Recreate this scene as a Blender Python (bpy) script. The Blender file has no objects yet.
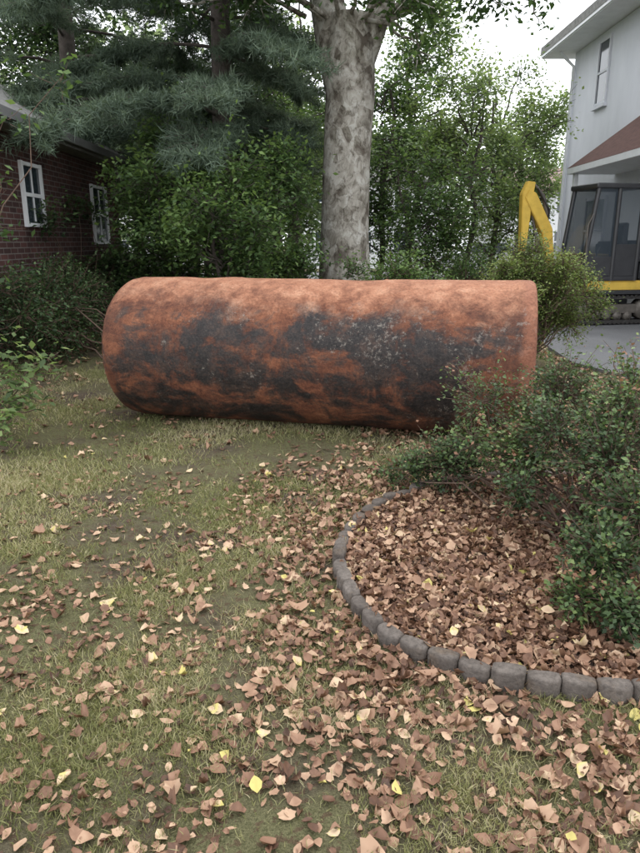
import bpy, math, random
import numpy as np
from mathutils import Vector, Matrix
rng = np.random.default_rng(11)
random.seed(5)
scene = bpy.context.scene
COL = scene.collection

# ---------------------------------------------------------------- helpers
def link(ob, parent=None):
    COL.objects.link(ob)
    if parent is not None:
        ob.parent = parent
    return ob

def empty(name, loc=(0, 0, 0), rotz=0.0):
    e = bpy.data.objects.new(name, None)
    e.location = loc
    e.rotation_euler = (0, 0, rotz)
    e.empty_display_size = 0.3
    return link(e)

def np_mesh(name, V, F, mats, attrs=None, midx=None, smooth=False, parent=None):
    V = np.asarray(V, dtype=np.float32); F = np.asarray(F, dtype=np.int32)
    me = bpy.data.meshes.new(name)
    k = F.shape[1]
    me.vertices.add(len(V)); me.vertices.foreach_set("co", V.ravel())
    me.loops.add(F.size); me.loops.foreach_set("vertex_index", F.ravel())
    me.polygons.add(len(F))
    me.polygons.foreach_set("loop_start", np.arange(0, F.size, k, dtype=np.int32))
    if smooth:
        me.polygons.foreach_set("use_smooth", np.ones(len(F), dtype=bool))
    if midx is not None:
        me.polygons.foreach_set("material_index", np.asarray(midx, dtype=np.int32))
    me.update(calc_edges=True)
    if attrs:
        for n, a in attrs.items():
            at = me.attributes.new(n, 'FLOAT', 'POINT')
            at.data.foreach_set("value", np.asarray(a, dtype=np.float32))
    for m in mats:
        me.materials.append(m)
    ob = bpy.data.objects.new(name, me)
    return link(ob, parent)

def norm(a):
    return a / (np.linalg.norm(a, axis=-1, keepdims=True) + 1e-9)

def make_basis(n, d):
    n = norm(n); t = norm(d - (d * n).sum(1, keepdims=True) * n)
    b = np.cross(t, n)
    return np.stack([b, t, n], axis=2)

def instance(TV, TF, P, R, S):
    N = len(P)
    if TV.ndim == 2:
        TV = np.broadcast_to(TV, (N,) + TV.shape)
    if S.ndim == 1:
        S = S[:, None]
    V = np.einsum('nij,nkj->nki', R, TV * S[:, None, :]) + P[:, None, :]
    k = TV.shape[1]
    F = TF[None, :, :] + (np.arange(N) * k)[:, None, None]
    return V.reshape(-1, 3), F.reshape(-1, TF.shape[1])

_lat = np.random.default_rng(3).random((256, 256))
def vnoise(x, y, sc=1.0, off=0.0):
    x = np.asarray(x) / sc + 57.3 + off; y = np.asarray(y) / sc + 91.7 + off * 1.7
    xi = np.floor(x).astype(int); yi = np.floor(y).astype(int)
    fx = x - xi; fy = y - yi
    fx = fx * fx * (3 - 2 * fx); fy = fy * fy * (3 - 2 * fy)
    g = lambda a, b: _lat[a % 256, b % 256]
    return (g(xi, yi) * (1 - fx) * (1 - fy) + g(xi + 1, yi) * fx * (1 - fy) + g(xi, yi + 1) * (1 - fx) * fy + g(xi + 1, yi + 1) * fx * fy)
def fnoise(x, y, sc=1.0, off=0.0):
    return (vnoise(x, y, sc, off) * .55 + vnoise(x, y, sc * .47, off + 9) * .3 + vnoise(x, y, sc * .2, off + 21) * .15)

class Tubes:
    def __init__(self): self.V = []; self.F = []; self.n = 0
    def add(self, pts, radii, sides=6):
        pts = np.asarray(pts, float); radii = np.asarray(radii, float)
        m = len(pts)
        T = np.gradient(pts, axis=0); T = norm(T)
        ref = np.array([0.31, 0.95, 0.05]) if abs(T[0][2]) > .6 else np.array([0.05, 0.1, 1.0])
        A = norm(np.cross(T, ref)); B = np.cross(T, A)
        ang = np.linspace(0, 2 * np.pi, sides, endpoint=False)
        ring = (A[:, None, :] * np.cos(ang)[None, :, None] + B[:, None, :] * np.sin(ang)[None, :, None]) * radii[:, None, None] + pts[:, None, :]
        self.V.append(ring.reshape(-1, 3))
        i = np.arange(m - 1)[:, None] * sides; j = np.arange(sides)[None, :]; jn = (j + 1) % sides
        q = np.stack([i + j, i + jn, i + sides + jn, i + sides + j], axis=2).reshape(-1, 4) + self.n
        self.F.append(q); self.n += m * sides
    def build(self, name, mat, parent=None):
        return np_mesh(name, np.concatenate(self.V), np.concatenate(self.F), [mat], smooth=True, parent=parent)

def curve_pts(a, b, n=6, wob=0.08, sag=0.0, lift=0.0):
    a = np.array(a, float); b = np.array(b, float)
    t = np.linspace(0, 1, n)[:, None]
    p = a * (1 - t) + b * t
    L = np.linalg.norm(b - a)
    w = rng.normal(0, wob * L, (n, 3)) * np.sin(np.pi * t) * .7
    p = p + w
    p[:, 2] += (np.sin(np.pi * t[:, 0]) * (lift - sag)) * L
    return p

# ---------------------------------------------------------------- materials
def newmat(name):
    m = bpy.data.materials.new(name); m.use_nodes = True
    nt = m.node_tree; nt.nodes.clear()
    out = nt.nodes.new('ShaderNodeOutputMaterial')
    return m, nt, out
def N(nt, t, **kw):
    n = nt.nodes.new(t)
    for k, v in kw.items():
        setattr(n, k, v)
    return n
def ramp(nt, fac, stops, interp='LINEAR'):
    r = N(nt, 'ShaderNodeValToRGB'); r.color_ramp.interpolation = interp
    el = r.color_ramp.elements
    while len(el) < len(stops): el.new(0.5)
    for e, (p, c) in zip(el, stops):
        e.position = p; e.color = (c[0], c[1], c[2], 1) if not np.isscalar(c) else (c, c, c, 1)
    nt.links.new(fac, r.inputs[0]); return r.outputs[0]
def noise(nt, vec, scale, detail=4, rough=.55, dist=0.0):
    n = N(nt, 'ShaderNodeTexNoise'); n.inputs['Scale'].default_value = scale
    n.inputs['Detail'].default_value = detail; n.inputs['Roughness'].default_value = rough
    n.inputs['Distortion'].default_value = dist
    if vec is not None: nt.links.new(vec, n.inputs['Vector'])
    return n.outputs['Fac']
def mix(nt, fac, a, b, blend='MIX'):
    m = N(nt, 'ShaderNodeMix', data_type='RGBA', blend_type=blend)
    for s, v in ((m.inputs[0], fac), (m.inputs[6], a), (m.inputs[7], b)):
        if isinstance(v, (int, float)): s.default_value = v
        elif isinstance(v, tuple): s.default_value = (v[0], v[1], v[2], 1)
        else: nt.links.new(v, s)
    return m.outputs[2]
def math_(nt, op, a, b=None):
    m = N(nt, 'ShaderNodeMath', operation=op)
    for s, v in ((m.inputs[0], a), (m.inputs[1], b)):
        if v is None: continue
        if isinstance(v, (int, float)): s.default_value = v
        else: nt.links.new(v, s)
    return m.outputs[0]
def bump(nt, h, strength=.4, dist=.02):
    b = N(nt, 'ShaderNodeBump'); b.inputs['Strength'].default_value = strength; b.inputs['Distance'].default_value = dist
    nt.links.new(h, b.inputs['Height']); return b.outputs[0]
def principled(nt, out, color, rough=.8, metal=0, normal=None, spec=.3):
    p = N(nt, 'ShaderNodeBsdfPrincipled')
    if isinstance(color, tuple): p.inputs['Base Color'].default_value = (*color[:3], 1)
    else: nt.links.new(color, p.inputs['Base Color'])
    if isinstance(rough, (int, float)): p.inputs['Roughness'].default_value = rough
    else: nt.links.new(rough, p.inputs['Roughness'])
    p.inputs['Metallic'].default_value = metal
    p.inputs['Specular IOR Level'].default_value = spec
    if normal is not None: nt.links.new(normal, p.inputs['Normal'])
    nt.links.new(p.outputs[0], out.inputs[0]); return p
def objco(nt):
    return N(nt, 'ShaderNodeTexCoord').outputs['Object']

def varmat(name, color, amt=.25, scale=6, rough=.7, metal=0, bmp=.15, spec=.3, dist=.01):
    m, nt, out = newmat(name); co = objco(nt)
    n = noise(nt, co, scale, 6, .6)
    c = ramp(nt, n, [(.3, tuple(x * (1 - amt) for x in color)), (.7, tuple(min(1, x * (1 + amt)) for x in color))])
    principled(nt, out, c, rough, metal, bump(nt, noise(nt, co, scale * 8, 4), bmp, dist), spec)
    return m

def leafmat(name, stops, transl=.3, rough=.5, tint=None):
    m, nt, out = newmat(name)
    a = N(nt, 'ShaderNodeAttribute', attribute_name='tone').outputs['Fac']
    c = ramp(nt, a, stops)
    p = N(nt, 'ShaderNodeBsdfPrincipled'); p.inputs['Roughness'].default_value = rough
    p.inputs['Specular IOR Level'].default_value = .3
    nt.links.new(c, p.inputs['Base Color'])
    if transl > 0:
        tr = N(nt, 'ShaderNodeBsdfTranslucent')
        nt.links.new(mix(nt, .6, c, (1.0, 1.0, .5), 'MULTIPLY'), tr.inputs[0])
        ms = N(nt, 'ShaderNodeMixShader'); ms.inputs[0].default_value = transl
        nt.links.new(p.outputs[0], ms.inputs[1]); nt.links.new(tr.outputs[0], ms.inputs[2])
        nt.links.new(ms.outputs[0], out.inputs[0])
    else:
        nt.links.new(p.outputs[0], out.inputs[0])
    return m

M_bark_dark = varmat('bark_dark', (.09, .075, .065), .4, 9, .9, bmp=.8, dist=.03)
M_twig = varmat('twig_bark', (.12, .08, .06), .3, 20, .85)
def bark_pale():
    m, nt, out = newmat('bark_pale'); co = objco(nt)
    mp = N(nt, 'ShaderNodeMapping'); mp.inputs['Scale'].default_value = (1, 1, .7); nt.links.new(co, mp.inputs[0])
    v = mp.outputs[0]
    n1 = noise(nt, v, 3.2, 8, .62, .9); n2 = noise(nt, v, 12, 6, .7, .5)
    vo = N(nt, 'ShaderNodeTexVoronoi'); vo.inputs['Scale'].default_value = 7; nt.links.new(v, vo.inputs['Vector'])
    f = math_(nt, 'ADD', math_(nt, 'MULTIPLY', n1, .8), math_(nt, 'MULTIPLY', vo.outputs['Color'], .2))
    c = ramp(nt, f, [(.38, (.11, .092, .075)), (.45, (.21, .19, .16)), (.53, (.34, .315, .275)), (.62, (.46, .44, .40))])
    c2 = ramp(nt, n2, [(.34, (.28, .25, .22)), (.5, (1, 1, 1))])
    c = mix(nt, .9, c, c2, 'MULTIPLY')
    moss = ramp(nt, noise(nt, co, 1.1, 5), [(.58, 0.0), (.78, .4)])
    c = mix(nt, moss, c, (.13, .14, .08))
    principled(nt, out, c, .9, 0, bump(nt, f, .9, .05), .15); return m
M_bark_pale = bark_pale()

G_dark = leafmat('foliage_dark', [(0, (.022, .038, .02)), (.5, (.056, .098, .042)), (1, (.12, .185, .07))], .38)
G_mid = leafmat('foliage_mid', [(0, (.036, .062, .026)), (.5, (.092, .158, .055)), (1, (.195, .29, .09))], .44)
G_light = leafmat('foliage_light', [(0, (.08, .12, .055)), (.5, (.18, .26, .10)), (1, (.34, .43, .17))], .52)
G_pine = leafmat('pine_needles', [(0, (.04, .06, .044)), (.5, (.105, .148, .105)), (1, (.205, .265, .185))], .36, .6)
G_azalea = leafmat('azalea_leaves', [(0, (.022, .038, .018)), (.45, (.058, .095, .038)), (.82, (.125, .19, .062)), (.91, (.20, .25, .09)), (.94, (.19, .09, .05)), (1, (.30, .16, .10))], .28, .45)
G_box = leafmat('boxwood_leaves', [(0, (.055, .08, .025)), (.5, (.14, .195, .055)), (1, (.29, .34, .11))], .4)
G_far = leafmat('foliage_distant', [(0, (.12, .15, .10)), (.5, (.22, .29, .17)), (1, (.36, .44, .28))], .55)  # haze painted into the leaf colour: paler than the nearer foliage
G_grass = leafmat('grass_blades', [(0, (.125, .135, .052)), (.35, (.235, .245, .10)), (.65, (.36, .345, .165)), (1, (.56, .49, .32))], .36, .65)
G_litter = leafmat('fallen_leaves', [(0, (.065, .035, .024)), (.2, (.14, .073, .046)), (.42, (.245, .135, .086)), (.65, (.375, .23, .15)), (.86, (.51, .35, .235)), (.97, (.62, .47, .31)), (1, (.54, .46, .16))], .1, .6)

# ---------------------------------------------------------------- foliage generator
LV = np.array([[0, 0, 0], [.27, .42, .06], [0, 1, -.03], [-.27, .42, .06]]); LF = np.array([[0, 1, 2], [0, 2, 3]])
def leaves_mesh(name, P, size, mat, tone, parent, up=.8, narrow=1.0):
    n = len(P)
    nrm = rng.normal(0, 1, (n, 3)); nrm[:, 2] = np.abs(nrm[:, 2]) + up
    d = rng.normal(0, 1, (n, 3)); d[:, 2] -= .3
    R = make_basis(nrm, d)
    s = size * rng.uniform(.65, 1.3, n)
    S = np.stack([s * narrow, s, s], 1)
    V, F = instance(LV, LF, P, R, S)
    return np_mesh(name, V, F, [mat], {'tone': np.repeat(np.clip(tone, 0, 1), 4)}, parent=parent)

def plant(name, base, clumps, leaf, lmat, bmat, origin=None, twig_len=.9, stem_r=.02, per_twig=12, trunk=None, up=.8, stems=2, spread=None, narrow=1.0, basejit=.06):
    par = empty(name, base); b = np.array(base, float)
    tb = Tubes()
    if trunk is not None:
        for pts, rr, sd in trunk:
            tb.add(np.array(pts) - b, rr, sd)
    PP = []; TT = []
    for c in clumps:
        cx, cy, cz, r, nl = c[:5]
        cc = np.array([cx, cy, cz])
        for k in range(stems):
            o = origin(cc) if origin else b + np.array([rng.normal(0, basejit), rng.normal(0, basejit), 0.0])
            e = cc + rng.normal(0, r * .3, 3)
            p = curve_pts(o, e, 8, .05, lift=.06)
            tb.add(p - b, np.linspace(stem_r, stem_r * .3, 8), 6)
        ntw = max(3, int(nl / per_twig)); ct = rng.uniform(-.22, .22)
        dirs = norm(rng.normal(0, 1, (ntw, 3)) + np.array([0, 0, .25]))
        st = cc + dirs * r * rng.uniform(0, .35, (ntw, 1))
        ln = r * rng.uniform(.35, 1.05, ntw) * twig_len
        for i in range(ntw):
            e = st[i] + dirs[i] * ln[i]
            p = curve_pts(st[i], e, 4, .09)
            if i % 2 == 0 or r < .5:
                tb.add(p - b, np.linspace(stem_r * .32, stem_r * .1, 4), 4)
            t = rng.uniform(.25, 1.08, per_twig)
            q = st[i] + dirs[i] * (ln[i] * t)[:, None] + rng.normal(0, (spread or leaf * 1.1), (per_twig, 3))
            PP.append(q)
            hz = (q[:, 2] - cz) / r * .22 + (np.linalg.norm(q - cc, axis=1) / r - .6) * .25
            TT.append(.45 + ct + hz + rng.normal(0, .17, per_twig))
    P = np.concatenate(PP); T = np.concatenate(TT)
    k = P[:, 2] > 0.01
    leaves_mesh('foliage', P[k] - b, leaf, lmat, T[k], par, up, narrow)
    tb.build('branches', bmat, par)
    return par

def ellipsoid_clumps(c, rad, n, r, nl, shell=.5, zmin=.3):
    out = []
    while len(out) < n:
        d = rng.normal(0, 1, 3); d /= np.linalg.norm(d)
        q = np.array(c) + d * np.array(rad) * rng.uniform(shell, 1.0)
        if q[2] < zmin: continue
        rr = r * rng.uniform(.65, 1.3)
        out.append((q[0], q[1], q[2], rr, int(nl * rng.uniform(.7, 1.2))))
    return out

# ---------------------------------------------------------------- ground
def ground_mat():
    m, nt, out = newmat('lawn_soil'); co = objco(nt)
    a = noise(nt, co, 1.4, 8, .62, .3); b = noise(nt, co, 22, 6, .7); c3 = noise(nt, co, 130, 4, .7)
    soil = ramp(nt, b, [(.3, (.085, .064, .048)), (.7, (.23, .185, .14))])
    grass = ramp(nt, c3, [(.3, (.105, .105, .05)), (.7, (.31, .29, .155))])
    c = mix(nt, ramp(nt, a, [(.38, 0.0), (.54, 1.0)]), soil, grass)
    lf = ramp(nt, noise(nt, co, 38, 3, .5), [(.57, 0.0), (.61, .7)])
    c = mix(nt, lf, c, (.16, .10, .068))
    c = mix(nt, 1.0, c, ramp(nt, noise(nt, co, 300, 3, .8), [(.35, .5), (.6, 1.1)]), 'MULTIPLY')
    principled(nt, out, c, .95, 0, bump(nt, c3, 1.0, .025), .1); return m
g = 46
xs = np.concatenate([[-150, -60, -25], np.linspace(-9, 9, g), [25, 60, 150]]); ys = np.concatenate([[-60, -15], np.linspace(-2, 14, g), [30, 70, 220]])
X, Y = np.meshgrid(xs, ys)
Z = np.where((abs(X) < 9) & (Y < 14) & (Y > -2), (fnoise(X, Y, 1.6) - .5) * .05, 0) - .012
V = np.stack([X, Y, Z], 2).reshape(-1, 3); w = len(xs); h = len(ys)
I, J = np.meshgrid(np.arange(h - 1), np.arange(w - 1), indexing='ij'); i0 = (I * w + J).ravel()
np_mesh('ground', V, np.stack([i0, i0 + 1, i0 + w + 1, i0 + w], 1), [ground_mat()], smooth=True)
def gz(x, y):
    return (fnoise(x, y, 1.6) - .5) * .05 - .012

# garden bed path
EDGE = np.array([[2.35, 3.15], [2.2, 3.75], [1.75, 4.1], [1.2, 4.12], [.686, 3.915], [.383, 3.67], [.172, 3.317], [.0974, 2.966], [.1247, 2.676], [.2105, 2.394], [.3247, 2.236], [.477, 2.13], [.67, 2.03], [.866, 1.988], [1.095, 1.96], [1.45, 1.98], [1.85, 2.12], [2.2, 2.45], [2.35, 3.15]])
def catmull(P, n=12):
    out = []
    Q = np.vstack([P[-2], P, P[1]])
    for i in range(1, len(Q) - 2):
        p0, p1, p2, p3 = Q[i - 1], Q[i], Q[i + 1], Q[i + 2]
        for t in np.linspace(0, 1, n, endpoint=False):
            out.append(.5 * ((2 * p1) + (-p0 + p2) * t + (2 * p0 - 5 * p1 + 4 * p2 - p3) * t * t + (-p0 + 3 * p1 - 3 * p2 + p3) * t ** 3))
    return np.array(out)
EP = catmull(EDGE)
def inpoly(x, y, poly):
    x = np.asarray(x); y = np.asarray(y); ins = np.zeros(x.shape, bool)
    n = len(poly); j = n - 1
    for i in range(n):
        xi, yi = poly[i]; xj, yj = poly[j]
        cnd = ((yi > y) != (yj > y)) & (x < (xj - xi) * (y - yi) / (yj - yi + 1e-12) + xi)
        ins ^= cnd; j = i
    return ins
DRIVE = [(5.0, -3), (4.6, 4.0), (3.95, 6.6), (3.45, 7.6), (3.2, 8.4), (3.35, 10), (3.5, 12.0), (3.5, 20), (3.4, 26), (8.5, 26), (9, 20), (9, -3)]

# edging
def concrete():
    m, nt, out = newmat('edging_concrete'); co = objco(nt)
    a = noise(nt, co, 5, 6, .6); b = noise(nt, co, 60, 5, .7)
    c = ramp(nt, a, [(.3, (.085, .07, .06)), (.55, (.15, .128, .113)), (.75, (.225, .192, .168))])
    c = mix(nt, ramp(nt, noise(nt, co, 11, 5), [(.54, 0.0), (.7, .65)]), c, (.16, .118, .085))
    c = mix(nt, 1.0, c, ramp(nt, b, [(.3, .55), (.6, 1.0)]), 'MULTIPLY')
    principled(nt, out, c, .92, 0, bump(nt, b, .8, .01), .2); return m
seg = np.linalg.norm(np.diff(np.vstack([EP, EP[0]]), axis=0), axis=1); cum = np.concatenate([[0], np.cumsum(seg)])
EPc = np.vstack([EP, EP[0]])
step = .118; nb = int(cum[-1] / step)
th = np.linspace(0, np.pi, 11)
prof = np.concatenate([np.stack([np.cos(th) * .0585, np.sin(th) * .034 + .004], 1), np.array([[-.0585, -.022], [-.03, -.029], [.03, -.029], [.0585, -.022]])])
levels = [(-.04, 1, 0), (.050, 1, 0), (.059, .96, 0), (.064, .88, 0), (.0665, .7, 0), (.067, .02, 0)]
VV = []; FF = []; nn = 0
for i in range(nb):
    s = (i + .5) * step
    px = np.interp(s, cum, EPc[:, 0]); py = np.interp(s, cum, EPc[:, 1])
    qx = np.interp(s + .03, cum, EPc[:, 0]) - np.interp(s - .03, cum, EPc[:, 0]); qy = np.interp(s + .03, cum, EPc[:, 1]) - np.interp(s - .03, cum, EPc[:, 1])
    t = np.array([qx, qy]); t /= np.linalg.norm(t); nrm = np.array([t[1], -t[0]])
    ctr = np.array([1.2, 3.05])
    if np.dot(nrm, np.array([px, py]) - ctr) < 0: nrm = -nrm
    a = rng.normal(0, .05); t2 = t * math.cos(a) + nrm * math.sin(a); n2 = nrm * math.cos(a) - t * math.sin(a)
    dz = rng.normal(0, .007) + gz(px, py); tx, ty = rng.normal(0, .055, 2)
    m = len(prof)
    for (z, sc, _) in levels:
        q = prof * sc
        w3 = np.outer(q[:, 0], t2) + np.outer(q[:, 1], n2) + np.array([px, py])
        zz = z + dz + q[:, 0] * tx + q[:, 1] * ty
        VV.append(np.column_stack([w3, zz]))
    for L in range(len(levels) - 1):
        for j in range(m):
            FF.append([nn + L * m + j, nn + L * m + (j + 1) % m, nn + (L + 1) * m + (j + 1) % m, nn + (L + 1) * m + j])
    nn += m * len(levels)
np_mesh('garden_edging', np.concatenate(VV), np.array(FF), [concrete()], smooth=False)

# mulch bed sheet
bed = bpy.data.meshes.new('garden_bed')
bed.from_pydata([(p[0], p[1], gz(p[0], p[1]) * .3 + .02) for p in EP], [], [list(range(len(EP)))])
bo = bpy.data.objects.new('garden_bed', bed); bed.materials.append(varmat('mulch', (.09, .06, .045), .5, 30, .95, bmp=1, dist=.02)); link(bo)

# driveway
dm, nt, out = newmat('asphalt'); co = objco(nt)
a = noise(nt, co, 1.2, 5); b = noise(nt, co, 160, 3)
principled(nt, out, mix(nt, .35, ramp(nt, a, [(.3, (.11, .11, .118)), (.7, (.18, .18, .188))]), ramp(nt, b, [(.3, .05), (.7, .3)])), .8, 0, bump(nt, b, .4, .005), .3)
dr = bpy.data.meshes.new('driveway'); k = len(DRIVE)
dr.from_pydata([(x, y, .022) for x, y in DRIVE] + [(x, y, -.08) for x, y in DRIVE], [], [list(range(k))] + [[i, k + i, k + (i + 1) % k, (i + 1) % k] for i in range(k)])
dr.materials.append(dm); link(bpy.data.objects.new('driveway', dr))
rd = bpy.data.meshes.new('road'); rd.from_pydata([(-80, 27, .026), (90, 27, .026), (90, 34, .026), (-80, 34, .026)], [], [[0, 1, 2, 3]]); rd.materials.append(dm); link(bpy.data.objects.new('road', rd))

# ---------------------------------------------------------------- tank
tank_c0 = np.array([-1.80, 6.04]); tank_c1 = np.array([1.655, 5.24]); RT = .605
ax = tank_c1 - tank_c0; LT = np.linalg.norm(ax); yaw = math.atan2(ax[1], ax[0]); HLT = LT / 2
def tank_mat():
    m, nt, out = newmat('rusty_tank'); co = objco(nt)
    sep = N(nt, 'ShaderNodeSeparateXYZ'); nt.links.new(co, sep.inputs[0])
    x, z = sep.outputs[0], sep.outputs[2]
    n1 = noise(nt, co, 2.3, 10, .68, .8); n2 = noise(nt, co, 8, 9, .72, .3); n3 = noise(nt, co, 55, 6, .75); n6 = noise(nt, co, 3.2, 7, .6, .4)
    mp = N(nt, 'ShaderNodeMapping'); mp.inputs['Scale'].default_value = (1.0, 1.0, 2.6); mp.inputs['Rotation'].default_value = (0, .7, 0); nt.links.new(co, mp.inputs[0])
    n5 = noise(nt, mp.outputs[0], 2.4, 9, .68, .7)
    rust = ramp(nt, n2, [(.30, (.085, .033, .021)), (.44, (.165, .062, .035)), (.56, (.25, .098, .052)), (.72, (.39, .175, .10))])
    rust = mix(nt, ramp(nt, n5, [(.42, .0), (.60, .7)]), rust, (.075, .036, .027))
    top_band = math_(nt, 'ADD', math_(nt, 'MULTIPLY', z, 1.5), math_(nt, 'MULTIPLY', math_(nt, 'SUBTRACT', n6, .5), .7))
    top_band = math_(nt, 'ADD', top_band, math_(nt, 'MULTIPLY', math_(nt, 'SUBTRACT', n2, .5), .5))
    top_mask = ramp(nt, top_band, [(.56, 0.0), (.86, .92)])  # lighter salmon band towards the tank top, edge broken up by noise
    top_col = ramp(nt, n2, [(.3, (.27, .11, .062)), (.5, (.39, .175, .10)), (.7, (.52, .28, .175))])
    t = math_(nt, 'ADD', math_(nt, 'MULTIPLY', n1, 1.25), math_(nt, 'MULTIPLY', math_(nt, 'SUBTRACT', n2, .5), .65))
    t = math_(nt, 'ADD', t, math_(nt, 'MULTIPLY', math_(nt, 'SUBTRACT', n5, .5), .55))
    t = math_(nt, 'SUBTRACT', t, math_(nt, 'MULTIPLY', math_(nt, 'POWER', math_(nt, 'ABSOLUTE', math_(nt, 'ADD', z, .10)), 1.6), .55))
    t = math_(nt, 'SUBTRACT', t, math_(nt, 'MULTIPLY', math_(nt, 'POWER', math_(nt, 'ABSOLUTE', math_(nt, 'DIVIDE', x, HLT)), 5.0), .25))
    tar = ramp(nt, t, [(.44, 0.0), (.51, .55), (.61, .97)])
    tarc = ramp(nt, n2, [(.35, (.011, .0105, .0112)), (.52, (.024, .022, .022)), (.68, (.07, .042, .032))])
    tarc = mix(nt, ramp(nt, n3, [(.5, 0.0), (.75, .7)]), tarc, (.075, .058, .05))
    c = mix(nt, tar, rust, tarc)
    c = mix(nt, top_mask, c, top_col)
    xr_ = math_(nt, 'ADD', x, math_(nt, 'MULTIPLY', math_(nt, 'SUBTRACT', n2, .5), .14))
    rim = ramp(nt, math_(nt, 'SUBTRACT', xr_, HLT - .62), [(.50, 0.0), (.55, .75)])
    c = mix(nt, rim, c, ramp(nt, n2, [(.3, (.18, .066, .038)), (.7, (.38, .17, .105))]))
    fl = noise(nt, co, 28, 9, .82, .2)
    zone = ramp(nt, noise(nt, co, 1.9, 5, .6), [(.44, 0.0), (.62, .12)])
    f2 = ramp(nt, math_(nt, 'ADD', fl, zone), [(.65, 0.0), (.69, .6)])
    lowz = ramp(nt, math_(nt, 'ABSOLUTE', z), [(.30, 1.0), (.5, .2)])
    c = mix(nt, math_(nt, 'MULTIPLY', f2, lowz), c, (.29, .255, .22))
    c = mix(nt, 1.0, c, ramp(nt, n3, [(.32, .55), (.55, 1.0)]), 'MULTIPLY')
    rg = mix(nt, tar, (.85, .85, .85), (.55, .55, .55)); rg = mix(nt, top_mask, rg, (.75, .75, .75))
    h = math_(nt, 'ADD', math_(nt, 'MULTIPLY', n3, .6), math_(nt, 'MULTIPLY', n2, .7))
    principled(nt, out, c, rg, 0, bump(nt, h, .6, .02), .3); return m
tank = empty('rusty_fuel_tank', ((tank_c0[0] + tank_c1[0]) / 2, (tank_c0[1] + tank_c1[1]) / 2, RT - .012), yaw)
TM = tank_mat()
NS = 200; hl = LT / 2
prof = [(-hl - .0, 0.0)]
for a in np.linspace(0, 1, 10)[1:]:
    prof.append((-hl + .08 * a * a, (RT - .2) * a))
for a in np.linspace(0, np.pi / 2, 12)[1:]:
    prof.append((-hl + .08 + .17 * (1 - math.cos(a)), RT - .2 + .2 * math.sin(a) - .006))
xr = np.linspace(-hl + .28, hl - .05, 170)
for x in xr:
    r = RT
    for sx in (-.62, .62):
        r += .005 * math.exp(-((x - sx) / .012) ** 2)
    r += .006 / (1 + math.exp(-(x - .62) / .03))
    if x < -.62: r += .003
    if x > hl - .16: r += .004 * min(1, (x - hl + .16) / .03)
    prof.append((x, r))
re = prof[-1][1]
for a in np.linspace(0, np.pi / 2, 7)[1:]:
    prof.append((hl - .05 + .05 * math.sin(a), re - .045 * (1 - math.cos(a))))
for a in np.linspace(1, 0, 10)[1:]:
    prof.append((hl + .03 * (1 - a * a), (re - .045) * a))
prof = np.array(prof)
ang = np.linspace(0, 2 * np.pi, NS, endpoint=False)
XX = np.repeat(prof[:, 0:1], NS, 1); RR = np.repeat(prof[:, 1:2], NS, 1); AA = np.repeat(ang[None, :], len(prof), 0)
dent = (fnoise(XX, np.cos(AA) * 1.2 + np.sin(AA) * .8, .7) - .5) * .018 + (fnoise(XX, np.sin(AA) * 1.1 - np.cos(AA), .16, 4) - .5) * .004
dent += -.008 * np.exp(-((XX - .42) / .16) ** 2 - ((AA - np.pi / 2) / .35) ** 2) - .012 * np.exp(-((XX + .92) / .14) ** 2 - ((AA - np.pi / 2) / .4) ** 2)
RR = RR + dent * np.clip(RR / RT, 0, 1)
V = np.stack([XX, np.cos(AA) * RR, np.sin(AA) * RR], 2).reshape(-1, 3)
V[:, 2] = np.maximum(V[:, 2], -RT + .004)
I, J = np.meshgrid(np.arange(len(prof) - 1), np.arange(NS), indexing='ij')
F = np.stack([I * NS + J, I * NS + (J + 1) % NS, (I + 1) * NS + (J + 1) % NS, (I + 1) * NS + J], 2).reshape(-1, 4)
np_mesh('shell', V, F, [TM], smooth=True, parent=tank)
for (x, r, hh) in [(-.55, .06, .004), (1.1, .04, .004)]:
    t = Tubes(); zz = RT - .012
    t.add([(x, 0, zz - .03), (x, 0, zz + hh), (x, 0, zz + hh + .001), (x, 0, zz + hh - .012)], [r, r, r * .7, r * .66], 20)
    t.build('pipe_fitting', TM, tank)

# ---------------------------------------------------------------- boxes / parts
import bmesh
def box(name, lo, hi, mat, parent, bev=0.0, rot=None, taper=None):
    bm = bmesh.new(); bmesh.ops.create_cube(bm, size=1)
    c = [(a + b) / 2 for a, b in zip(lo, hi)]; s = [abs(b - a) for a, b in zip(lo, hi)]
    for v in bm.verts:
        if taper and v.co.z > 0:
            v.co.x *= taper[0]; v.co.y *= taper[1]
        v.co = Vector((v.co.x * s[0], v.co.y * s[1], v.co.z * s[2]))
    if bev > 0: bmesh.ops.bevel(bm, geom=bm.edges[:], offset=bev, segments=3, affect='EDGES', profile=.6)
    me = bpy.data.meshes.new(name); bm.to_mesh(me); bm.free(); me.materials.append(mat)
    o = bpy.data.objects.new(name, me); o.location = c
    if rot: o.rotation_euler = rot
    return link(o, parent)
def prism(name, poly, axis, a, b, mat, parent, bev=0.0):
    def mk(p, t):
        return {'x': (t, p[0], p[1]), 'y': (p[0], t, p[1]), 'z': (p[0], p[1], t)}[axis]
    n = len(poly)
    bm = bmesh.new()
    v1 = [bm.verts.new(mk(p, a)) for p in poly]; v2 = [bm.verts.new(mk(p, b)) for p in poly]
    bm.faces.new(v1); bm.faces.new(v2[::-1])
    for i in range(n): bm.faces.new([v1[i], v2[i], v2[(i + 1) % n], v1[(i + 1) % n]])
    bmesh.ops.recalc_face_normals(bm, faces=bm.faces[:])
    if bev > 0: bmesh.ops.bevel(bm, geom=bm.edges[:], offset=bev, segments=2, affect='EDGES')
    me = bpy.data.meshes.new(name); bm.to_mesh(me); bm.free(); me.materials.append(mat)
    return link(bpy.data.objects.new(name, me), parent)
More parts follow.
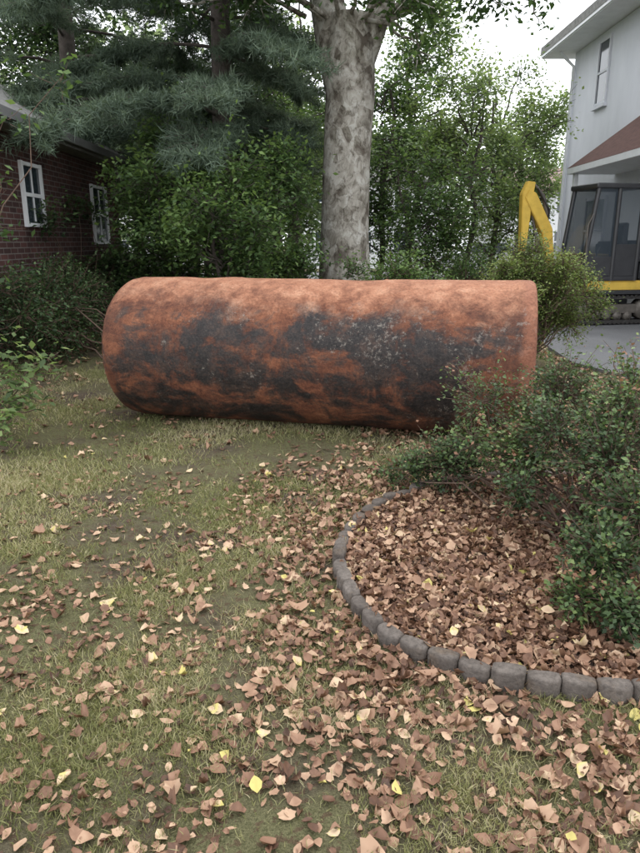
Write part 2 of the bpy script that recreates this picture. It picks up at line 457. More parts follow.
def poly_mesh(name, V, F, mat, parent):
    me = bpy.data.meshes.new(name); me.from_pydata(V, [], F); me.materials.append(mat)
    return link(bpy.data.objects.new(name, me), parent)

def glassmat(name, col=(.03, .04, .05)):
    m, nt, out = newmat(name); principled(nt, out, col, .08, 0, None, .8); return m
M_glass = glassmat('window_glass')
M_white = varmat('white_trim', (.76, .77, .79), .06, 5, .5)
def stucco():
    m, nt, out = newmat('pale_stucco'); co = objco(nt)
    mp = N(nt, 'ShaderNodeMapping'); mp.inputs['Scale'].default_value = (1, 1.5, .6); nt.links.new(co, mp.inputs[0])
    c = ramp(nt, noise(nt, mp.outputs[0], 1.5, 7, .6), [(.3, (.60, .61, .66)), (.7, (.68, .69, .74))])
    principled(nt, out, c, .85, 0, bump(nt, noise(nt, co, 90, 4), .4, .006), .2); return m
M_stucco = stucco()
M_shingle_b = varmat('brown_shingle', (.115, .06, .05), .3, 12, .85, bmp=.6)
M_shingle_g = varmat('gray_shingle', (.22, .215, .205), .3, 10, .9, bmp=.6)
def brick():
    m, nt, out = newmat('brick'); co = objco(nt)
    s = N(nt, 'ShaderNodeSeparateXYZ'); nt.links.new(co, s.inputs[0]); cb = N(nt, 'ShaderNodeCombineXYZ')
    nt.links.new(math_(nt, 'ADD', s.outputs[0], s.outputs[1]), cb.inputs[0]); nt.links.new(s.outputs[2], cb.inputs[1])
    b = N(nt, 'ShaderNodeTexBrick'); nt.links.new(cb.outputs[0], b.inputs['Vector'])
    b.inputs['Scale'].default_value = 1; b.inputs['Brick Width'].default_value = .21; b.inputs['Row Height'].default_value = .075; b.inputs['Mortar Size'].default_value = .007
    b.inputs['Color1'].default_value = (.105, .048, .042, 1); b.inputs['Color2'].default_value = (.055, .032, .03, 1); b.inputs['Mortar'].default_value = (.17, .15, .14, 1)
    c = mix(nt, 1.0, b.outputs[0], ramp(nt, noise(nt, co, 2, 6), [(.3, .6), (.7, 1.1)]), 'MULTIPLY')
    principled(nt, out, c, .9, 0, bump(nt, b.outputs['Fac'], -.4, .01), .2); return m
M_brick = brick()

# brick house (left)
bh = empty('brick_house', (-6.5, 10, 0))
def rel(p, o): return tuple(a - b for a, b in zip(p, o))
def hbox(name, lo, hi, mat, par, bev=0.0, rot=None):
    o = par.location; return box(name, rel(lo, o), rel(hi, o), mat, par, bev, rot)
hbox('walls', (-9.2, 5.8, -.1), (-4.1, 14.3, 2.92), M_brick, bh)
def gable(name, par, x0, x1, y0, y1, ze, zr, th, mat, ov=0.0):
    o = par.location; xm = (x0 + x1) / 2
    P = [(x0, ze), (xm, zr), (x1, ze), (x1, ze + th), (xm, zr + th), (x0, ze + th)]
    return prism(name, [(a - o.x, b - o.z) for a, b in P], 'y', y0 - o.y, y1 - o.y, mat, par)
gable('roof', bh, -9.55, -3.78, 5.4, 14.62, 2.95, 4.6, .09, M_shingle_g)
o = bh.location
prism('gable_wall', [(-9.2 - o.x, 2.921), (-4.1 - o.x, 2.921), (-6.66 - o.x, 4.5)], 'y', 14.05 - o.y, 14.3 - o.y, M_brick, bh)
prism('gable_wall_front', [(-9.2 - o.x, 2.921), (-4.1 - o.x, 2.921), (-6.66 - o.x, 4.5)], 'y', 5.8 - o.y, 6.05 - o.y, M_brick, bh)
hbox('gutter', (-3.77, 5.4, 2.90), (-3.67, 14.62, 3.02), varmat('gutter_grey', (.14, .14, .14), .1), bh, .01)
hbox('soffit', (-4.1, 5.4, 2.87), (-3.78, 14.62, 2.915), M_shingle_g, bh)
for (y0, y1, z0, z1) in [(12.65, 13.4, 1.5, 2.42), (9.75, 10.35, 1.75, 2.5), (6.9, 7.7, 1.5, 2.45)]:
    hbox('window_glass', (-4.12, y0, z0), (-4.085, y1, z1), M_glass, bh)
    for a in ((y0 - .05, y0 + .01, z0 - .06, z1 + .06), (y1 - .01, y1 + .05, z0 - .06, z1 + .06)):
        hbox('window_frame', (-4.13, a[0], a[2]), (-4.055, a[1], a[3]), M_white, bh)
    for z in (z0 - .03, (z0 + z1) / 2, z1 + .03):
        hbox('window_rail', (-4.13, y0 + .011, z - .025), (-4.06, y1 - .011, z + .025), M_white, bh)
    for yy in ((y0 + y1) / 2,):
        hbox('window_mullion', (-4.12, yy - .012, z0 + .02), (-4.07, yy + .012, z1 - .02), M_white, bh)

# white house (right)
wh = empty('white_house', (10, 14, 0))
hbox('walls', (6.87, 9, -.1), (14, 20, 6.35), M_stucco, wh)
hbox('soffit', (6.16, 8.4, 6.36), (14.7, 20.6, 6.44), M_white, wh)
hbox('fascia', (6.13, 8.37, 6.38), (6.158, 20.63, 6.62), M_white, wh)
gable('roof', wh, 6.12, 14.75, 8.35, 20.65, 6.445, 9.2, .2, M_shingle_g)
o = wh.location
def win_x(par, x, y0, y1, z0, z1, rows=2):
    hbox('window_glass', (x - .02, y0, z0), (x + .05, y1, z1), M_glass, par)
    for a in ((y0 - .05, y0 + .01), (y1 - .01, y1 + .05)):
        hbox('window_frame', (x - .05, a[0], z0 - .05), (x + .04, a[1], z1 + .05), M_stucco, par)
    for i in range(rows + 1):
        z = z0 + (z1 - z0) * i / rows
        hbox('window_rail', (x - .04, y0 + .012, z - .025), (x + .04, y1 - .012, z + .025), M_stucco, par)
    hbox('window_sill', (x - .09, y0 - .08, z0 - .12), (x - .001, y1 + .08, z0 - .055), M_stucco, par)
for a in [(17.6, 18.2, 4.75, 6.15), (14.3, 15.0, 4.75, 6.15), (11, 12, 4.5, 6), (16.9, 18.1, 1.0, 2.5), (13.2, 14.4, .9, 2.5)]:
    win_x(wh, 6.87, *a)
t = Tubes(); t.add([(6.80 - o.x, 19.85 - o.y, 0), (6.80 - o.x, 19.85 - o.y, 6.0), (6.4 - o.x, 19.85 - o.y, 6.34)], [.045] * 3, 10); t.build('downpipe', M_white, wh)
Vp = [(5.75, 10.2, 3.12), (5.75, 16.6, 3.12), (6.868, 15.6, 4.1), (6.868, 11.3, 4.1), (6.868, 10.2, 3.12), (6.868, 16.6, 3.12)]
Vp = [rel(p, o) for p in Vp]
poly_mesh('porch_roof', Vp[:6], [[0, 3, 2, 1], [1, 2, 5], [0, 4, 3]], M_shingle_b, wh)
hbox('porch_fascia', (5.752, 10.2, 2.99), (6.866, 16.59, 3.116), M_white, wh)
for y in (10.4, 16.4):
    hbox('porch_post', (5.84, y - .05, 0), (5.94, y + .05, 2.988), M_white, wh, .01)
hbox('porch_floor', (6.4, 14.2, 0), (6.865, 16.2, .35), varmat('porch_concrete', (.33, .33, .32), .15), wh)

# distant houses
def far_house(name, cx, cy, wx, wy, ze, zr, wallm, roofm):
    e = empty(name, (cx, cy, 0))
    box('walls', (-wx / 2, -wy / 2, -.1), (wx / 2, wy / 2, ze), wallm, e)
    P = [(-wy / 2 - .4, ze + .005), (0, zr), (wy / 2 + .4, ze + .005), (wy / 2 + .4, ze + .15), (0, zr + .15), (-wy / 2 - .4, ze + .15)]
    prism('roof', P, 'x', -wx / 2 - .3, wx / 2 + .3, roofm, e)
    for s in (-1, 1):
        prism('gable_end', [(-wy / 2, ze + .001), (wy / 2, ze + .001), (0, zr - .1)], 'x', s * wx / 2 - .12 * (s > 0), s * wx / 2 + .12 * (s < 0), wallm, e)
    for x in np.arange(-wx / 2 + 1.2, wx / 2 - .8, 2.2):
        for z in ([1.0] if ze < 4 else [.9, 3.0]):
            box('window_glass', (x - .45, -wy / 2 - .03, z), (x + .45, -wy / 2 + .02, z + 1.1), M_glass, e)
            for q in (x - .5, x + .5):
                box('window_frame', (q - .05, -wy / 2 - .06, z - .08), (q + .05, -wy / 2 + .01, z + 1.18), M_white, e)
            box('window_rail', (x - .44, -wy / 2 - .05, z + .52), (x + .44, -wy / 2 + .01, z + .58), M_white, e)
M_red = varmat('faded_brown_roof', (.20, .13, .12), .2, 6)
M_wsid = varmat('white_siding', (.68, .69, .70), .06, 4)
far_house('white_cottage', 14.5, 42, 9, 7, 4.1, 5.5, M_wsid, M_red)
far_house('white_cottage', 3.0, 43, 8, 8, 4.6, 7.0, M_wsid, M_shingle_g)
far_house('white_cottage', -12, 42, 9, 8, 3.2, 5.6, M_wsid, M_shingle_g)

# parked car (white) far
M_cpaint = varmat('white_car_paint', (.72, .73, .74), .03, 2, .25, bmp=0, spec=.6)
M_tyre = varmat('tyre_rubber', (.02, .02, .02), .2, 10, .85)
M_metal = varmat('wheel_metal', (.4, .4, .4), .1, 8, .35, .9)
car = empty('parked_car', (6.9, 28.6, .03), math.radians(4))
cp = [(-2.2, .35), (-2.25, .75), (-2.1, .95), (-1.3, 1.02), (-.75, 1.43), (.55, 1.46), (1.15, 1.0), (2.05, .86), (2.25, .6), (2.22, .33)]
body = list(cp)
body += [(1.75, .33), (1.65, .58), (1.4, .68), (1.15, .58), (1.05, .33), (-1.0, .33), (-1.1, .58), (-1.35, .68), (-1.6, .58), (-1.7, .33)]
prism('body', body, 'y', -.86, .86, M_cpaint, car, .03)
for s in (-1, 1):
    prism('side_windows', [(-1.1, 1.03), (-.68, 1.37), (.5, 1.39), (.98, 1.02)], 'y', s * .84, s * .872, M_glass, car)
    for x in (-1.35, 1.4):
        t = Tubes(); t.add([(x, s * .62, .32), (x, s * .63, .32), (x, s * .86, .32), (x, s * .87, .32)], [.02, .32, .32, .28], 24); t.build('tyre', M_tyre, car)
        t = Tubes(); t.add([(x, s * .8, .32), (x, s * .885, .32), (x, s * .886, .32)], [.2, .2, .01], 18); t.build('wheel', M_metal, car)
prism('windscreen', [(-.6, 1.04), (.6, 1.04), (.55, 1.38), (-.55, 1.38)], 'x', 0, .02, M_glass, car)
car.children[-1].location = (.87, 0, 0)

# ---------------------------------------------------------------- mini excavator
ex = empty('mini_excavator', (5.22, 12.9, .022), math.radians(191))
ex.scale = (.84, .84, .92)
M_yel = varmat('yellow_paint', (.58, .38, .06), .15, 5, .55, bmp=.05, spec=.4)
M_blk = varmat('black_paint', (.028, .028, .03), .2, 6, .4, spec=.5)
M_rub = varmat('track_rubber', (.04, .037, .035), .4, 12, .85, bmp=.5)
M_stl = varmat('dirty_steel', (.13, .115, .10), .3, 10, .6, .4)
m, nt, out = newmat('cab_glass'); pg = N(nt, 'ShaderNodeBsdfPrincipled'); pg.inputs['Base Color'].default_value = (.04, .055, .07, 1); pg.inputs['Roughness'].default_value = .05; pg.inputs['Alpha'].default_value = .55
nt.links.new(pg.outputs[0], out.inputs[0]); M_cg = m
for s in (-1, 1):
    y0, y1 = (.48, .80) if s > 0 else (-.80, -.48)
    st = []; R = .26; hlx = .72
    for a in np.linspace(-90, 90, 12): st.append((hlx + R * math.cos(math.radians(a)), .30 + R * math.sin(math.radians(a))))
    for a in np.linspace(90, 270, 12): st.append((-hlx + R * math.cos(math.radians(a)), .30 + R * math.sin(math.radians(a))))
    st = np.array(st)
    inner = (st - [0, .30]) * [.93, .8] + [0, .30]
    V = []; n = len(st)
    for q, yy in ((st, y0), (st, y1), (inner, y1), (inner, y0)):
        V += [(p[0], yy, p[1]) for p in q]
    F = []
    for L in range(4):
        for j in range(n): F.append([L * n + j, L * n + (j + 1) % n, ((L + 1) % 4) * n + (j + 1) % n, ((L + 1) % 4) * n + j])
    poly_mesh('track_belt', V, F, M_rub, ex)
    sg = np.linalg.norm(np.diff(np.vstack([st, st[0]]), axis=0), axis=1); cm = np.concatenate([[0], np.cumsum(sg)]); sc = np.vstack([st, st[0]])
    for d in np.arange(0, cm[-1], .105):
        x = np.interp(d, cm, sc[:, 0]); z = np.interp(d, cm, sc[:, 1]); x2 = np.interp((d + .02) % cm[-1], cm, sc[:, 0]); z2 = np.interp((d + .02) % cm[-1], cm, sc[:, 1])
        a = math.atan2(z2 - z, x2 - x)
        box('track_pad', (x - .03, y0 - .005, z - .018), (x + .03, y1 + .005, z + .022), M_rub, ex, 0, (0, -a, 0))
    for (x, r) in [(-.72, .2), (.72, .2), (-.35, .09), (-.1, .09), (.15, .09), (.4, .09)]:
        z = .30 if r > .1 else .17
        t = Tubes(); ym = (y0 + y1) / 2
        t.add([(x, ym - .12, z), (x, ym - .119, z), (x, ym + .119, z), (x, ym + .12, z), (x, ym + .15, z), (x, ym + .151, z)], [.01, r, r, r * .5, r * .45, .01], 18); t.build('roller', M_stl, ex)
    box('track_frame', (-.6, y0 + .06, .22), (.6, y1 - .06, .40), M_stl, ex, .02)
box('undercarriage', (-.5, -.47, .28), (.5, .47, .52), M_blk, ex, .03)
box('blade', (1.22, -.82, .06), (1.29, .82, .42), M_blk, ex, .015)
for s in (-.3, .3): box('blade_arm', (.45, s - .05, .25), (1.215, s + .05, .36), M_blk, ex, .01)
t = Tubes(); t.add([(0, 0, .5), (0, 0, .501), (0, 0, .66), (0, 0, .661)], [.01, .4, .4, .01], 28); t.build('slew_ring', M_blk, ex)
prism('deck', [(-1.02, -.45), (-.85, -.8), (.55, -.8), (.85, -.5), (.85, .5), (.7, .83), (-.85, .83), (-1.02, .45)], 'z', .66, .86, M_yel, ex, .03)
box('deck_skirt', (-.85, -.815, .60), (.55, .84, .68), M_blk, ex, .01)
prism('counterweight', [(-1.1, -.5), (-.8, -.84), (-.45, -.84), (-.45, .84), (-.8, .84), (-1.1, .5)], 'z', .865, 1.22, M_blk, ex, .04)
prism('engine_hood', [(-1.06, -.5), (-.78, -.8), (-.36, -.8), (-.36, .8), (-.78, .8), (-1.06, .5)], 'z', 1.225, 1.6, M_blk, ex, .05)
box('side_cover', (-.34, -.8, .865), (.6, -.12, 1.35), M_yel, ex, .06)
cx0, cx1, cy0, cy1, cz0, cz1 = -.34, .84, -.08, .82, .865, 2.55
for (x, y) in ((cx0, cy0), (cx0, cy1), (cx1, cy0), (cx1, cy1), (.22, cy1)):
    xt = x - (.14 if x == cx1 else 0)
    t = Tubes(); t.add([(x, y, cz0), (x, y, 1.5), (xt, y, cz1)], [.05, .048, .048], 8); t.build('cab_pillar', M_blk, ex)
box('cab_roof', (cx0 - .06, cy0 - .06, cz1), (cx1 - .06, cy1 + .06, cz1 + .1), M_blk, ex, .04)
box('cab_sill', (cx0 - .03, cy0 - .03, .862), (cx1 + .03, cy1 + .03, .95), M_blk, ex, .02)
box('door_panel', (.24, cy1 - .02, .95), (cx1 - .02, cy1 + .015, 1.32), M_blk, ex, .01)
box('rear_panel', (cx0 - .01, cy0, .95), (cx0 + .03, cy1, 1.62), M_blk, ex, .01)
box('side_panel', (cx0 + .02, cy1 - .02, .95), (.2, cy1 + .012, 1.55), M_blk, ex, .01)
poly_mesh('door_glass', [(.24, cy1, 1.32), (cx1, cy1, 1.32), (cx1 - .14, cy1, cz1), (.24, cy1, cz1)], [[0, 1, 2, 3]], M_cg, ex)
poly_mesh('side_glass', [(cx0, cy1, 1.5), (.2, cy1, 1.5), (.2, cy1, cz1), (cx0, cy1, cz1)], [[0, 1, 2, 3]], M_cg, ex)
poly_mesh('front_glass', [(cx1, cy0, .95), (cx1, cy1, .95), (cx1, cy1, 1.5), (cx1 - .14, cy1, cz1), (cx1 - .14, cy0, cz1), (cx1, cy0, 1.5)], [[0, 1, 2, 5], [5, 2, 3, 4]], M_cg, ex)
poly_mesh('inner_glass', [(cx0, cy0, .95), (cx1, cy0, .95), (cx1 - .14, cy0, cz1), (cx0, cy0, cz1)], [[0, 1, 2, 3]], M_cg, ex)
box('seat', (-.18, .16, 1.05), (.28, .6, 1.25), M_blk, ex, .05); box('seat_back', (-.25, .16, 1.25), (-.13, .6, 1.95), M_blk, ex, .05)
for y in (.15, .62):
    t = Tubes(); t.add([(.5, y, .95), (.48, y, 1.35), (.42, y, 1.5)], [.02, .015, .025], 8); t.build('control_lever', M_blk, ex)
t = Tubes(); t.add([(cx1 + .03, cy1 + .03, 1.2), (cx1 + .06, cy1 + .06, 1.9), (cx1 - .06, cy1 + .03, 2.1)], [.012] * 3, 6); t.build('grab_rail', M_stl, ex)
box('swing_bracket', (.82, -.42, .6), (1.08, -.1, 1.0), M_stl, ex, .04)
by = -.26
bp = [(.92, .80), (1.10, .82), (1.33, 1.75), (1.80, 2.42), (1.72, 2.58), (1.55, 2.52), (1.10, 1.85)]
prism('boom', bp, 'y', by - .10, by + .10, M_yel, ex, .012)
dp = [(1.57, 2.72), (1.74, 2.74), (1.86, 2.5), (1.80, 1.35), (1.68, 1.35), (1.62, 2.4)]
prism('dipper_arm', dp, 'y', by - .075, by + .075, M_yel, ex, .012)
t = Tubes(); t.add([(1.15, by, 1.0), (1.4, by, 1.6)], [.05, .05], 10); t.add([(1.4, by, 1.6), (1.56, by, 2.1)], [.028, .028], 8); t.add([(1.2, by, 2.1), (1.35, by, 2.5)], [.045, .045], 10); t.add([(1.35, by, 2.5), (1.58, by, 2.7)], [.025, .025], 8); t.build('hydraulic_cylinders', M_stl, ex)
bk = [(1.68, 1.42), (1.84, 1.40), (1.92, 1.15), (1.84, .85), (1.60, .70), (1.38, .78), (1.42, .84), (1.58, .80), (1.76, .92), (1.82, 1.14), (1.72, 1.32)]
prism('bucket', bk, 'y', by - .24, by + .24, M_stl, ex)
for s in (-.242, .242):
    prism('bucket_side', [(1.68, 1.42), (1.84, 1.40), (1.92, 1.15), (1.84, .85), (1.60, .70), (1.38, .78)], 'y', by + s - .012, by + s + .012, M_stl, ex)
t = Tubes()
for k in range(4):
    t.add([(1.0, by + .05 * k - .08, .95), (1.25, by + .06 * k - .1, 1.6), (1.2, by + .03 * k, 2.2), (1.5, by + .02 * k, 2.6)], [.012] * 4, 6)
t.build('hoses', M_blk, ex)

# ---------------------------------------------------------------- trees
trk = [([(.44, 12.2, -.2), (.44, 12.2, .15), (.44, 12.2, .6), (.43, 12.2, 1.6), (.45, 12.2, 2.8), (.50, 12.2, 3.8), (.47, 12.2, 4.5), (.45, 12.2, 5.0)], [.72, .58, .48, .42, .40, .41, .43, .36], 28),
       ([(.36, 12.2, 4.0), (.20, 12.25, 4.8), (.0, 12.3, 5.8), (-.3, 12.4, 7.2), (-.5, 12.5, 9)], [.30, .30, .26, .23, .18], 16),
       ([(.52, 12.2, 3.9), (.78, 12.2, 4.6), (1.1, 12.15, 5.5), (1.6, 12.1, 6.8), (2.4, 12, 8.6)], [.22, .22, .2, .17, .12], 16),
       ([(.1, 12.2, 5.2), (-.6, 11.8, 5.7), (-1.6, 11.2, 6.3), (-3.0, 10.6, 6.9)], [.14, .12, .1, .05], 10),
       ([(.8, 12.2, 4.9), (1.9, 11.7, 5.3), (3.2, 11.3, 5.9)], [.10, .07, .04], 10)]
def org_big(c):
    return np.array([.44 + (c[0] - .44) * .25, 12.2 + (c[1] - 12.2) * .25, min(8.5, max(4.9, c[2] - 1.2))])
cl = ellipsoid_clumps((.5, 12, 9.2), (5.0, 4.5, 3.6), 34, .95, 600, .35)
cl += [(1.7, 11.6, 4.8, .6, 500), (2.4, 11.3, 5.1, .6, 500), (-1.2, 11.2, 5.3, .7, 600), (3.2, 11.4, 5.1, .6, 400), (-.1, 11.0, 5.3, .5, 380), (.7, 11.0, 5.2, .45, 300), (1.3, 11.2, 5.0, .5, 350), (-2.2, 10.9, 5.0, .6, 450), (-.9, 11.0, 4.9, .5, 300), (1.5, 11.4, 4.3, .4, 220)]
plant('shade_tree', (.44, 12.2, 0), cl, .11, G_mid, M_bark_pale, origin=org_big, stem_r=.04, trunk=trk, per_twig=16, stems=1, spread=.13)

# pine
def pine(name, x, y, hgt, z0, rad, nbr, dens=1.0, zmax=8.5):
    par = empty(name, (x, y, 0)); tb = Tubes()
    tb.add([(0, 0, -.2), (0, 0, 1), (.05, 0, hgt * .4), (.0, .05, hgt)], [.26, .22, .16, .03], 14)
    P = []; D = []; T = []
    for i in range(nbr):
        z = z0 + (hgt - z0) * (i / nbr) ** 1.25
        az = i * 2.4 + rng.normal(0, .3); L = rad * (1 - .75 * (z - z0) / (hgt - z0)) * rng.uniform(.75, 1.15)
        d = np.array([math.cos(az), math.sin(az), 0])
        if d[0] > .25 and z < 6.5: L = min(L, max(.8, (-.25 - x) / d[0]))
        m = 9; t = np.linspace(0, 1, m)
        pts = np.outer(t * L, d); pts[:, 2] = z + L * (.10 * t - .30 * t ** 2) + rng.normal(0, .02, m)
        tb.add(pts, np.linspace(.032, .007, m), 6)
        tone0 = rng.uniform(-.15, .2)
        dd_ = dens if z < zmax else .4
        for s in range(int((11 * L + 8) * dd_)):
            u = rng.uniform(.15, 1.0) ** .85; base = np.array([np.interp(u, t, pts[:, k]) for k in range(3)])
            sd = 1 if s % 2 else -1; lat = np.array([-d[1], d[0], 0]) * sd
            dd = norm(d * .75 + lat * rng.uniform(.4, 1.2) + np.array([0, 0, rng.uniform(-.45, .15)]))
            l2 = rng.uniform(.35, .85) * (1.15 - u * .5)
            e = base + dd * l2; e[2] -= .1 * l2
            if s % 2 == 0: tb.add([base, (base + e) / 2 + [0, 0, .03], e], [.008, .006, .003], 3)
            for q in np.linspace(.2, 1, 5):
                c = base + (e - base) * q
                k = 16
                P.append(np.repeat(c[None], k, 0) + rng.normal(0, .025, (k, 3)))
                dv = norm(dd * .8 + rng.normal(0, .8, (k, 3)) + np.array([0, 0, -.12])); D.append(dv)
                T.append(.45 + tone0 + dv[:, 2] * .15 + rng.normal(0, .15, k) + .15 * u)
    P = np.concatenate(P); D = np.concatenate(D); T = np.concatenate(T); n = len(P)
    R = make_basis(rng.normal(0, 1, (n, 3)), D)
    TV = np.array([[-.5, 0, 0], [.5, 0, 0], [0, 1, 0]]); TF = np.array([[0, 1, 2]])
    ln = rng.uniform(.11, .19, n)
    V, F = instance(TV, TF, P, R, np.stack([np.full(n, .015), ln, ln], 1))
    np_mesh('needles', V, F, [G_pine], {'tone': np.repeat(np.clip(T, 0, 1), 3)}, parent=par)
    tb.build('trunk_and_branches', M_bark_dark, par)
    print('pine needles', n)
pine('pine_tree', -1.75, 12.9, 14, 3.1, 4.2, 78, 1.6)
pine('pine_tree', -5.4, 15.8, 15, 3.4, 4.6, 56, 1.2)

def small_tree(name, x, y, crown, rad, n, r, nl, leaf, mat, trunk_r=.09, bark=M_bark_dark, shell=.4, zmin=.4):
    cz = crown
    tops = (x + rng.normal(0, .2), y, cz + rad[2] * .5)
    trk = [(curve_pts((x, y, -.1), tops, 8, .03), np.linspace(trunk_r, trunk_r * .3, 8), 9)]
    def org(c):
        return np.array([x + rng.normal(0, .04), y, max(.3, min(tops[2] * .9, c[2] - np.hypot(c[0] - x, c[1] - y) * .6))])
    return plant(name, (x, y, 0), ellipsoid_clumps((x, y, cz), rad, n, r, nl, shell, zmin), leaf, mat, bark, origin=org, stem_r=trunk_r * .3, trunk=trk, stems=1, per_twig=14, spread=leaf * 1.2)
small_tree('understory_tree', -1.35, 9.6, 1.6, (1.0, .8, 1.0), 24, .42, 400, .08, G_mid, .05, zmin=.35)
small_tree('understory_tree', -2.3, 11.2, 2.0, (1.0, .9, 1.4), 24, .5, 420, .09, G_mid, .06)
small_tree('understory_tree', -.6, 10.8, 1.7, (.75, .8, 1.3), 20, .42, 380, .08, G_mid, .05)
small_tree('understory_tree', -2.6, 16.0, 3.2, (1.7, 1.3, 2.4), 32, .7, 400, .11, G_dark, .1)
small_tree('understory_tree', -1.2, 18, 3.8, (2.0, 1.5, 3.2), 32, .8, 400, .12, G_mid, .12)
small_tree('understory_tree', -6.5, 18.5, 5.0, (2.6, 1.5, 3.5), 34, .9, 400, .13, G_dark, .12)
small_tree('understory_tree', 2.0, 13.6, 1.9, (1.2, 1.0, 1.6), 22, .5, 360, .085, G_mid, .06)
small_tree('understory_tree', 3.1, 15.0, 3.0, (1.4, 1.1, 2.1), 28, .6, 360, .09, G_light, .08)
small_tree('understory_tree', 1.3, 15.5, 3.4, (1.2, 1.1, 2.6), 26, .65, 360, .10, G_mid, .08)
small_tree('understory_tree', 4.4, 17.5, 3.4, (1.5, 1.2, 2.6), 26, .65, 340, .10, G_light, .09)
small_tree('understory_tree', 2.6, 20.5, 5.0, (2.2, 1.6, 3.4), 28, .9, 340, .13, G_light, .12)
small_tree('understory_tree', 7.0, 24.5, 4.2, (2.0, 1.6, 3.0), 26, .85, 330, .14, G_light, .12, shell=.3)
small_tree('understory_tree', -.6, 22, 5.5, (2.6, 1.6, 4.0), 30, 1.0, 380, .15, G_light, .14)
def mass(cx, cy, cz, rx, ry, rz, n, r, nl): return ellipsoid_clumps((cx, cy, cz), (rx, ry, rz), n, r, nl, .2, .15)
plant('shrub', (1.3, 10.3, 0), mass(1.2, 10.3, .8, 1.3, .5, .6, 22, .35, 350), .06, G_mid, M_twig, stem_r=.012, stems=1)
plant('shrub', (-1.5, 11.5, 0), mass(-1.6, 11.8, .8, 2.2, .5, .7, 26, .45, 350), .08, G_dark, M_twig, stem_r=.014, stems=1, basejit=.8)
plant('boxwood_shrub', (2.5, 8.1, 0), mass(2.5, 8.0, .84, .76, .6, .60, 78, .25, 620), .034, G_box, M_twig, stem_r=.012, stems=1, per_twig=14)
plant('boxwood_shrub', (3.0, 13, 0), mass(2.9, 13.0, .8, 1.0, .6, .6, 20, .4, 350), .06, G_mid, M_twig, stem_r=.012, stems=1, basejit=.5)
plant('yew_shrub', (-3.55, 9.6, 0), mass(-3.5, 9.0, .6, .5, 2.2, .6, 42, .38, 520), .05, G_dark, M_twig, stem_r=.015, stems=1, basejit=.9)
plant('yew_shrub', (-3.5, 12.6, 0), mass(-3.3, 12.4, .75, .6, 1.1, .75, 20, .36, 420), .07, G_dark, M_twig, stem_r=.015, stems=1, basejit=.4)
plant('climbing_vine', (-3.95, 11.2, 0), [(-3.95, 11.2 + rng.uniform(-1.3, 1.3), rng.uniform(.9, 2.3), .26, 130) for _ in range(9)], .08, G_dark, M_twig, stem_r=.008, stems=1, basejit=.15)
plant('leafy_shrub', (-2.75, 5.0, 0), [(-2.35, 5.0, .55, .28, 130), (-2.2, 4.9, .38, .2, 90), (-2.65, 5.1, .75, .35, 160), (-2.08, 4.95, .62, .16, 44), (-2.9, 4.8, .4, .35, 130), (-2.5, 5.2, .2, .25, 90), (-2.3, 4.7, .2, .18, 60)], .075, G_light, M_twig, stem_r=.012, per_twig=6, stems=1, spread=.05)
plant('sapling', (-3.3, 5.9, 0), [(-2.95, 5.9, 2.05, .4, 130), (-2.9, 6.0, 1.6, .35, 100), (-3.3, 6.0, 2.6, .5, 160), (-2.6, 6.0, 2.45, .25, 50), (-2.2, 6.2, 2.75, .22, 36), (-3.5, 5.8, 1.5, .4, 100), (-2.75, 5.9, 3.2, .5, 130), (-3.1, 6, 1.1, .3, 80)], .075, G_mid, M_twig, stem_r=.010, per_twig=6, stems=1, spread=.05)

# front azalea
az = [(.80, 3.85, .22, .24, 2300), (.60, 3.92, .14, .16, 800), (.44, 4.02, .08, .10, 260), (.98, 3.95, .56, .27, 1000), (1.38, 3.75, .64, .30, 2100), (1.68, 3.55, .68, .30, 1800), (1.40, 3.05, .46, .32, 2500),
      (1.08, 3.5, .36, .24, 2000), (1.16, 2.50, .26, .20, 1900), (1.15, 2.25, .13, .14, 1000), (1.02, 2.38, .14, .13, 800), (1.36, 2.65, .38, .26, 2100), (1.9, 3.0, .55, .38, 1900), (1.75, 2.45, .32, .32, 1500),
      (1.9, 3.6, .5, .38, 1200), (1.2, 3.3, .55, .24, 1100), (1.5, 3.2, .70, .22, 900), (.86, 3.6, .40, .17, 500), (1.3, 4.0, .4, .25, 1400), (1.55, 3.4, .5, .28, 1500), (1.30, 2.85, .22, .2, 900), (1.02, 3.15, .30, .17, 500)]
plant('azalea_shrub', (1.42, 3.2, .0), az, .025, G_azalea, M_twig, stem_r=.008, stems=3, per_twig=12, spread=.016, basejit=.10, narrow=1.25)

# distant tree mass
P = []; T = []; tb = Tubes()
for i in range(44):
    x = rng.uniform(-38, 42); y = rng.uniform(36, 62)
    if i < 14: y = rng.uniform(23.5, 26); x = -16 + i * 1.15
    if 0 < i < 14 and x > 0: x -= 18
    hh = rng.uniform(6, 11) if i >= 14 else rng.uniform(5, 8); rw = hh * .38
    tb.add([(x, y, -.2), (x + .1, y, hh * .4), (x, y, hh * .9)], [.25, .18, .05], 8)
    for k in range(30):
        d = rng.normal(0, 1, 3); d /= np.linalg.norm(d)
        c = np.array([x, y, hh * .62]) + d * np.array([rw, rw, hh * .45]) * rng.uniform(.3, 1)
        if c[2] < .6: c[2] = .6
        ct = rng.uniform(-.2, .2); n = 100
        q = c + rng.normal(0, 1, (n, 3)) * hh * .062
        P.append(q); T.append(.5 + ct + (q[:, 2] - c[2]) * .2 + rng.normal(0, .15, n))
par = empty('distant_trees')
P = np.concatenate(P); T = np.concatenate(T); k = P[:, 2] > 0
leaves_mesh('foliage', P[k], .34, G_far, T[k], par); tb.build('trunks', M_bark_dark, par)

